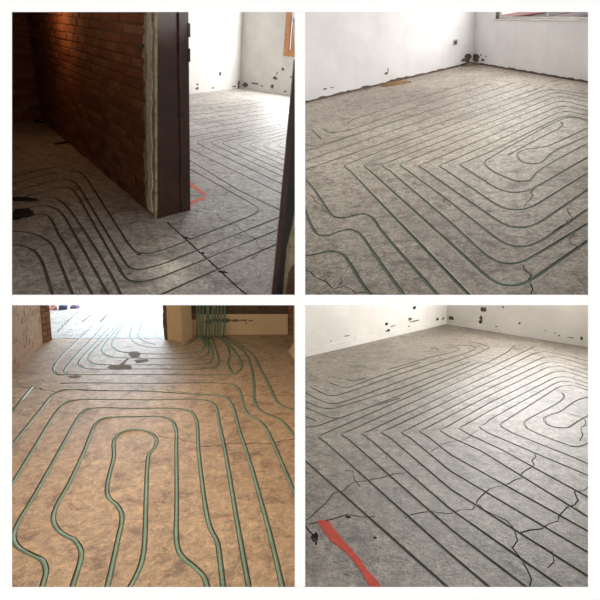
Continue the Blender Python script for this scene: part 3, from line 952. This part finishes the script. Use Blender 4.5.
cracksC = [
    ([(8, 386), (35, 388), (55, 391.5), (80, 389)], 0.013, 0.012),
    ([(80, 389), (120, 391), (165, 389.5), (190, 393), (235, 396), (260, 395)], 0.008, 0.01),
    ([(198, 446), (232, 444), (270, 443.5), (297, 438)], 0.013, 0.012),
    ([(158, 436), (178, 438), (198, 444)], 0.009, 0.01),
    ([(260, 395), (280, 396), (297, 395)], 0.007, 0.008),
    ([(57, 332), (67, 322), (78, 312), (84, 306)], 0.022, 0.012),
    ([(50, 338), (80, 339), (120, 338.5), (163, 338)], 0.02, 0.012),
]
floorC, circC = build_floor(FC, [(3, 596), (298.5, 596), (298.5, 300), (164, 300), (164, 338), (50, 338), (3, 338)], runsC, cracksC, 0.026, 0.0235, 0.0114,
    ['concrete_tan', 'cut_cement_tan', 'crack_dirt'], 'pipe_bright',
    'dusty tan concrete floor of the lower left hall with wide pipe loops',
    'thick green heating pipe looping over the tan hall floor', bow=0.012,
    second=([(164, 338), (164, 300), (3, 300), (3, 338)], ['concrete', 'cut_cement', 'crack_dirt'], 'pale concrete floor of the bright room beyond the hall doorway'))
# dark putty smears and pale patch in the pipe bed
def smear(F, fl, px, mat, name='smear'):
    v, f = prism_data([F.px(x, y) for x, y in px], -0.002, 0.002)
    return link(name, v, f, mat, Matrix(), fl)
smear(FC, floorC, [(107, 367.5), (111, 365), (120, 364.8), (131, 365.5), (132, 368), (128, 369.5), (112, 369.5)], 'putty')
smear(FC, floorC, [(128, 354), (131, 351.5), (138, 351.5), (141, 354), (139, 357), (132, 357.8)], 'putty')
smear(FC, floorC, [(119, 364.8), (127, 358.5), (130, 357.5), (126, 362), (124, 364.8)], 'putty')
smear(FC, floorC, [(134, 360), (147, 359), (149, 361), (137, 363.5)], 'putty')
smear(FC, floorC, [(68, 376.5), (76, 375.3), (82, 376.2), (77, 378.2), (70, 378)], 'putty')

# left brick wall with rubbed plaster, and its jamb
c0, c1 = FC.px(5, 382), FC.px(43, 343)
WC = wall_frame(FC, c0, c1)
LC = (Vector(c1) - Vector(c0)).length
HC = 1.25
coreC = wall_core('wall_side', WC, LC, HC, 0.2, 'plaster_warm', 'brick wall smeared with old plaster at left of the hall')
lay_bricks(coreC, 0.0, LC, HC, names=('plaster_warm', 'plaster_warm', 'plaster_brick'), proud=0.002, gap=0.004, limit=300)
c2 = FC.px(52, 340)
WJ = wall_frame(FC, c1, c2)
LJ = (Vector(c2) - Vector(c1)).length
v, f = box_data(0, LJ, -.02, HC, -.24, 0)
pj = tag(link('wall_end', v, f, 'mortar', WJ.M()), 'brick pier end at the left of the bright doorway', 'wall', kind='structure')
lay_bricks(pj, 0.0, LJ, HC, names=('plaster_brick', 'brick_c'), proud=0.008, bl=LJ + .001)
# right post of the doorway
p0, p1 = FC.px(163, 339.5), FC.px(182, 341.8)
WP = wall_frame(FC, p0, p1)
LP = (Vector(p1) - Vector(p0)).length
post = tag(empty('wall_post', WP.M()), 'cream plastered post with broken brick edge right of the bright doorway', 'wall', kind='structure')
v, f = bevel_box_data(LP * .24, LP, -.02, 1.25, -.22, 0, .006); link('plaster_face', v, f, 'cream_board', Matrix(), post)
ed = [(0.0 + random.uniform(0, .02), z * .05 - .02) for z in range(26)]
v, f = prism_data(ed + [(LP * .26, 1.25), (LP * .26, -.02)], -.2, -.008); link('brick_edge', v, f, 'mortar', Matrix(), post)
# niche back wall, brick pier at right
n0, n1 = FC.px(178, 333), FC.px(292, 333)
WNi = wall_frame(FC, n0, n1)
LN = (Vector(n1) - Vector(n0)).length
v, f = box_data(-.05, LN + .3, -.02, 1.25, -.12, 0)
tag(link('wall_back', v, f, 'niche_dark', WNi.M()), 'dark brown niche wall behind the manifold pipes', 'wall', kind='structure')
r0, r1 = FC.px(288.5, 334.5), FC.px(299, 336)
WRi = wall_frame(FC, r0, r1)
LRi = (Vector(r1) - Vector(r0)).length
v, f = box_data(0, LRi, -.02, 1.25, -.1, 0)
pr = tag(link('wall_pier', v, f, 'mortar', WRi.M()), 'narrow brick pier at the right end of the niche', 'wall', kind='structure')
lay_bricks(pr, 0, LRi, 1.25, names=('brick_c', 'brick_a'), proud=0.008, bl=LRi)
# cream board leaning in the niche
q0, q1 = FC.px(182.5, 335.2), FC.px(288, 334.6)
WQ = wall_frame(FC, q0, q1)
LQ = (Vector(q1) - Vector(q0)).length
HQ = WQ.px(240, 314.5)[1]
Mq = WQ.M() @ T((0, 0.0, 0)) @ Matrix.Rotation(-0.10, 4, 'X')
board = tag(empty('leaning_board', Mq), 'cream board with a brown drip stain leaning behind the green pipes', 'board')
v, f = bevel_box_data(0, LQ, 0, HQ, -.018, 0, .003); link('panel', v, f, 'cream_board', Matrix(), board)
for sx, sy, rx, ry in ((209, 322, 5, 2.2), (217, 320.5, 6, 2.4), (226, 320.8, 5.5, 2.0), (235, 320.6, 4.5, 1.4), (243, 320.4, 4.5, 1.0), (250.5, 320.8, 2.6, .8), (246, 323.5, .8, 1.6), (187, 320, 3.5, 4), (193, 317.5, 4, 2.6)):
    ring = [WQ.px(sx + math.cos(k * .6283) * rx * random.uniform(.75, 1.2), sy + math.sin(k * .6283) * ry * random.uniform(.75, 1.2)) for k in range(10)]
    v, f = prism_data(ring, .0, .0012 + random.uniform(0, .0006)); link('stain', v, f, 'mud_stain', Matrix(), board)
# pale panel at the right edge
t0, t1 = FC.px(288, 352), FC.px(299, 366)
WT = wall_frame(FC, t0, t1)
v, f = prism_data([WT.px(x, y) for x, y in ((288, 351.5), (299, 366), (299, 338), (295, 341.5))], -.02, 0)
tag(link('pale_panel', v, f, 'cream_board', WT.M()), 'pale panel standing by the right edge of the hall', 'panel')
# pipes rising to the manifold
riser = tag(empty('riser_pipe_bundle', FC.M() @ T((*FC.px(210, 336), 0))), 'bundle of upright green pipes rising in front of the cream board', 'heating pipe')
base = FC.px(210, 336)
for k, (xb, xt) in enumerate(((197.5, 197), (200.5, 201), (203.5, 203), (206.5, 208.5), (209.5, 209.5), (212.5, 214), (215.5, 215), (218.5, 219), (221, 222.5), (224, 226))):
    b = FC.px(xb, 336.3 + (k % 3) * .8)
    WV = Frame(FC.to_world(*b), FC.ex, FC.ez, -FC.ey)
    tpt = WV.px(xt, 303)
    pts = []
    for j in range(9):
        t = j / 8
        pts.append((b[0] - base[0] + tpt[0] * t ** 1.3 + .006 * math.sin(k * 2.1 + t * 5), b[1] - base[1] - .05 * (1 - t) ** 3, -.005 + t * 1.0 if j == 0 else tpt[1] * t * 1.6))
    v, f = tube_data(pts, .0118); link('riser_pipe', v, f, 'pipe_bright', Matrix(), riser, smooth=True)
# things lying at the far side of the bright room
lump('rose_bundle', FC, 53.5, 309.5, .05, .08, .10, 'rose_cloth', 'pinkish bundle beside the brick pier in the bright room', 'bundle', 9)
lump('navy_bundle', FC, 63, 309.2, .07, .08, .10, 'navy_cloth', 'dark blue bundle on the floor of the bright room beyond doorway', 'bundle', 8)
lump('mauve_bundle', FC, 75, 308, .085, .06, .06, 'mauve_cloth', 'low mauve bundle right of the dark blue one beyond doorway', 'bundle', 11)

# ================================================================== lower right: room lit from its window
FD = floor_frame((300, 300 + FPX * FPX / (300 - HORIZON)), 1.5)
runsD = [
    seg((300, 456.5), (305, 461), (455, 594)),
    seg((515, 345.5), (508, 352, 6), (490, 361.5), (325, 433.5), (317, 436.5, 6), (326, 443), (450, 554), (497, 594)),
    seg((536, 346), (490, 368), (348, 431.5), (340, 434, 6), (349, 440), (450, 529), (535, 594)),
    seg((592, 362), (541, 350, 12), (490, 375), (368, 431.5), (360, 433.5, 6), (369, 439), (450, 509), (571, 594)),
    seg((592, 367), (549, 354.5, 12), (490, 382), (388, 429.5), (380, 432, 6), (390, 438), (450, 489), (592, 579)),
    seg((592, 371), (550, 360, 12), (490, 388.5), (408, 429.5), (400, 432, 6), (410, 438), (450, 471), (592, 555)),
    seg((592, 375.5), (554, 364, 12), (490, 395.5), (426, 428.5), (418.5, 431, 6), (428, 437), (450, 454.5), (592, 533.5)),
    seg((592, 380), (559, 369, 12), (490, 403), (447, 427), (439, 430, 6), (448, 436), (480, 450.5), (592, 519.5)),
    seg((592, 385), (561, 374.5, 12), (490, 411), (466, 425), (458, 428, 6), (468, 434), (502, 450), (592, 499.5)),
    seg((592, 388.5), (563, 379, 12), (490, 420), (486, 424), (478.5, 427, 6), (488, 433), (537, 454), (592, 477)),
    seg((592, 391.5), (565, 383, 12), (508, 419.5), (498.5, 425, 7), (512, 433), (575, 458), (592, 466)),
    cr([(562, 393), (564, 396.5), (561, 401), (530, 418.5), (525, 422.5), (526, 427), (534, 432), (562, 443), (574, 446.5), (583, 445.5), (592, 441)]),
    cr([(592, 396), (577, 400.5), (560, 412), (549, 415.5), (544, 419), (547, 424), (557, 427.5), (569, 427), (578, 421.5), (592, 413.5)]),
    # far and left runs
    cr([(447, 345), (462, 345.3), (473, 346.3), (475.5, 348.5), (469, 352), (437, 362), (400, 374), (350, 391.5), (338, 395), (329, 395.5), (311, 387.5)]),
    cr([(470, 341.5), (484, 345), (489, 347.5), (481, 352), (400, 381.5), (346, 401), (334, 403.5), (323, 401.5), (302, 391)]),
    seg((470, 362), (400, 388.5), (328, 410.5, 12), (302, 400.5)),
    seg((478, 362.5), (400, 395.5), (336, 420, 10), (302, 406.5)),
    cr([(302, 427.5), (317, 426), (330, 421.5), (360, 411), (400, 398)]),
    cr([(420, 362.5), (380, 376), (357, 384.5), (345, 387.5), (330, 383)]),
    cr([(365, 378), (355, 381), (346, 379.5)]),
    cr([(445, 347), (456, 347.5), (459, 350), (454, 352), (432, 357), (390, 369)]),
    cr([(431, 348.5), (438, 349), (438.5, 351)]),
    seg((302, 415), (316, 421)),
]
cracksD = [
    ([(302, 522), (335, 494), (355, 482), (384, 477), (405, 473)], 0.010, 0.010),
    ([(310, 524), (330, 519), (347, 516), (375, 517)], 0.010, 0.010),
    ([(405, 518), (420, 512), (450, 513), (474, 510), (485, 492), (505, 486), (524, 474), (534, 465), (533, 452)], 0.011, 0.011),
    ([(478, 504), (515, 527), (516, 540), (512, 548), (522, 558), (531, 570), (529, 588)], 0.010, 0.010),
    ([(520, 533), (540, 528), (556, 520), (565, 512), (575, 500), (575, 492), (588, 487)], 0.010, 0.010),
    ([(548, 568), (556, 562), (551, 552), (540, 545)], 0.007, 0.008),
    ([(570, 414), (584, 418), (583, 430), (580, 441)], 0.010, 0.010),
    ([(430, 452), (445, 443), (466, 440), (478, 430)], 0.007, 0.008),
    ([(345, 470), (353, 471), (352, 480), (360, 486)], 0.007, 0.008),
    ([(303, 515), (308, 530), (316, 545)], 0.016, 0.012),
]
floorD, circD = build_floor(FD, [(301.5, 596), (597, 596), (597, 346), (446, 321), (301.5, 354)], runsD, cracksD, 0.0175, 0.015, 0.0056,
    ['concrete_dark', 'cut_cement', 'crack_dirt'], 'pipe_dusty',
    'grey cracked concrete floor of lower right room with nested pipe grooves',
    'slim grey-green heating pipe sunk in angular grooves of the lower right room',
    chips=[(315, 537, .02, .035, .010), (348, 517, .014, .014, .010), (375, 538, .009, .009, .008)])
rp = [(317, 521), (323, 520), (329, 521.5), (334, 529), (343, 540), (352, 550), (361, 560), (367, 570), (377, 580), (383, 590), (372, 592), (366, 580), (358, 567), (350, 557), (340, 548), (332, 542), (324, 532)]
paint(FD, floorD, rp, 'red_paint')
d0, d1, d2 = FD.px(300.5, 358), FD.px(446, 324), FD.px(596, 348.3)
HW = 2.3
hl = [(323, 347.3, 1.7, 1.6, .03), (355, 339.5, 1.5, 1.8, .03), (366.5, 337.5, 1.3, 1.2, .02), (386.5, 324, 2.2, 1.9, .03), (387.5, 331.5, 2.6, 2.8, .03), (386, 335, 1.5, 1.5, .02),
      (409, 327, 1.4, 1.6, .03), (414.5, 307.5, 2.2, 2.0, .03), (437, 320, 1.6, 2.6, .02), (443, 320, 2, 3, .02), (331, 341, 1.2, .6, .01), (347, 336, 4, .6, .008), (410, 319, 2.5, 1.8, .006), (415, 321, 6, .7, .006), (393, 326, 3, .8, .006)]
ob, fr_, L_, _ = plaster_wall('wall_left', FD, d0, d1, [], hl, 'white plaster wall with drilled holes at left of lower right room', mats=('plaster_grey', 'hole_brown'), height=0.8)
def skirt(fr, L, parent, h=0.085):
    n = int(L / .12)
    top = [(L * k / n, h + random.uniform(-.006, .006)) for k in range(n + 1)]
    v, f = prism_data([(0, -.02), (L, -.02)] + top[::-1], -.01, .009)
    link('plaster_skirt', v, f, 'plaster_grey', Matrix(), parent)
skirt(fr_, L_, ob)
hr = [(484, 309.5, 3.6, 3.0, .012), (481, 318, 2.4, 2.6, .02), (480.5, 322, 2.2, 2.4, .03), (503, 307, 1.3, 1.2, .03), (496.5, 326.5, 1.8, 1.1, .02), (519.5, 323.3, 1.6, 1.3, .03), (559, 335.5, 1.5, .9, .02),
      (555, 333, 1.2, .8, .015), (581.5, 338.5, 1.6, 2.6, .03), (580.5, 342, 2.2, 2.2, .03), (451, 318, 3, 3, .02), (458, 322, 2.5, 1, .01), (545, 330.5, 1, .5, .01), (570, 337.5, 5, .4, .006)]
WW = wall_frame(FD, d1, d2)
LW = (Vector(d2) - Vector(d1)).length
u0, u1 = LW * .42, LW * .96
winD = [(u0, .95), (u1, .95), (u1, HW - .15), (u0, HW - .15)]
ob, fr_, L_, _ = plaster_wall('wall_window', FD, d1, d2, [], hr, 'white plaster window wall with drilled holes in lower right room', mats=('plaster_grey', 'hole_brown'), height=HW, windows=[winD])
skirt(fr_, L_, ob, .07)
window('window_3', WW, u0, u1, .95, HW - .15, 'window above the right wall of lower right room', 'frame_paint', fw=.05, back=-.09)

# ================================================================== lamps, daylight at the windows and added fill lights
def area(name, fr, u, v, w, sx, sy, power, color, towards=None):
    l = bpy.data.lights.new(name, 'AREA')
    l.shape = 'RECTANGLE'
    l.size, l.size_y = sx, sy
    l.energy = power
    l.color = color
    o = bpy.data.objects.new(name, l)
    COL.objects.link(o)
    m = fr.M()
    m.translation = fr.to_world(u, v, w)
    o.matrix_world = m @ Matrix.Rotation(math.pi, 4, 'X')      # shines along the frame's +z
    return o
area('daylight_window_one', WB, win[0][0] + .42, (win[0][1] + win[2][1]) / 2, .03, .8, win[2][1] - win[0][1], 245, (1, 1, 1))
area('daylight_window_two', WR, (winB[0][0] + LR) / 2, (winB[0][1] + HL) / 2, .03, LR - winB[0][0], HL - winB[0][1], 55, (1, 1, .98))
area('daylight_window_three', WW, (u0 + u1) / 2, (.95 + HW) / 2, .03, u1 - u0, HW - 1.1, 160, (1, 1, 1))
# added side fill for the upper right room, framed like a window, out of view
sA, sB = P(591, 150, 4.2), P(593, 150, 6.6)
ex_ = (sB - sA); ex_ = (ex_ - FB.ez * ex_.dot(FB.ez)).normalized()
WS = Frame(sA, ex_, FB.ez, ex_.cross(FB.ez))
if WS.ez.dot(RIGHT) > 0: WS = Frame(sA, ex_, FB.ez, -WS.ez)
hA_ = FB.ez.dot(sA - FB.o)
window('side_fill_frame', WS, 0.0, 2.0, 1.0 - hA_, 2.3 - hA_, 'unseen frame round the added side light of the upper right room', 'frame_paint', fw=.05, dep=.03, back=-.03)
area('side_fill_light', WS, 1.0, 1.65 - hA_, .004, 1.85, 1.15, 175, (1, 1, .98))
WFar = Frame(FC.to_world(-3.2, 9.9), FC.ex, FC.ez, -FC.ey)
area('daylight_far_room', WFar, 0, 1.2, 0, 3.0, 1.4, 240, (.74, .88, 1))
def bulb(name, p, power, color, r=.06):
    l = bpy.data.lights.new(name, 'POINT')
    l.energy = power; l.color = color; l.shadow_soft_size = r
    o = bpy.data.objects.new(name, l); COL.objects.link(o); o.location = p
    return o
bulb('hall_bulb', c2w((-1.0, -.25, 3.7)), 27, (1, .85, .66), .2)
CL = Frame(c2w((-.95, hw + .003, 2.45)), RIGHT, FWD, DOWN)
area('hall_fill', CL, 0, 0, 0, 1.0, .7, 7, (1, .87, .70))  # added warm fill under the slab, no lamp hangs there
_b = WA.px(62, 2)
bulb('brick_room_warm_light', WA.to_world(_b[0], _b[1] - .02, .3), 8, (1, .5, .2), .1)
_b2 = WA.px(118, 2)
bulb('brick_room_warm_light', WA.to_world(_b2[0], _b2[1] - .02, .75), 3.2, (1, .62, .34), .1)  # unseen fill added for a warm wash, not a second bulb
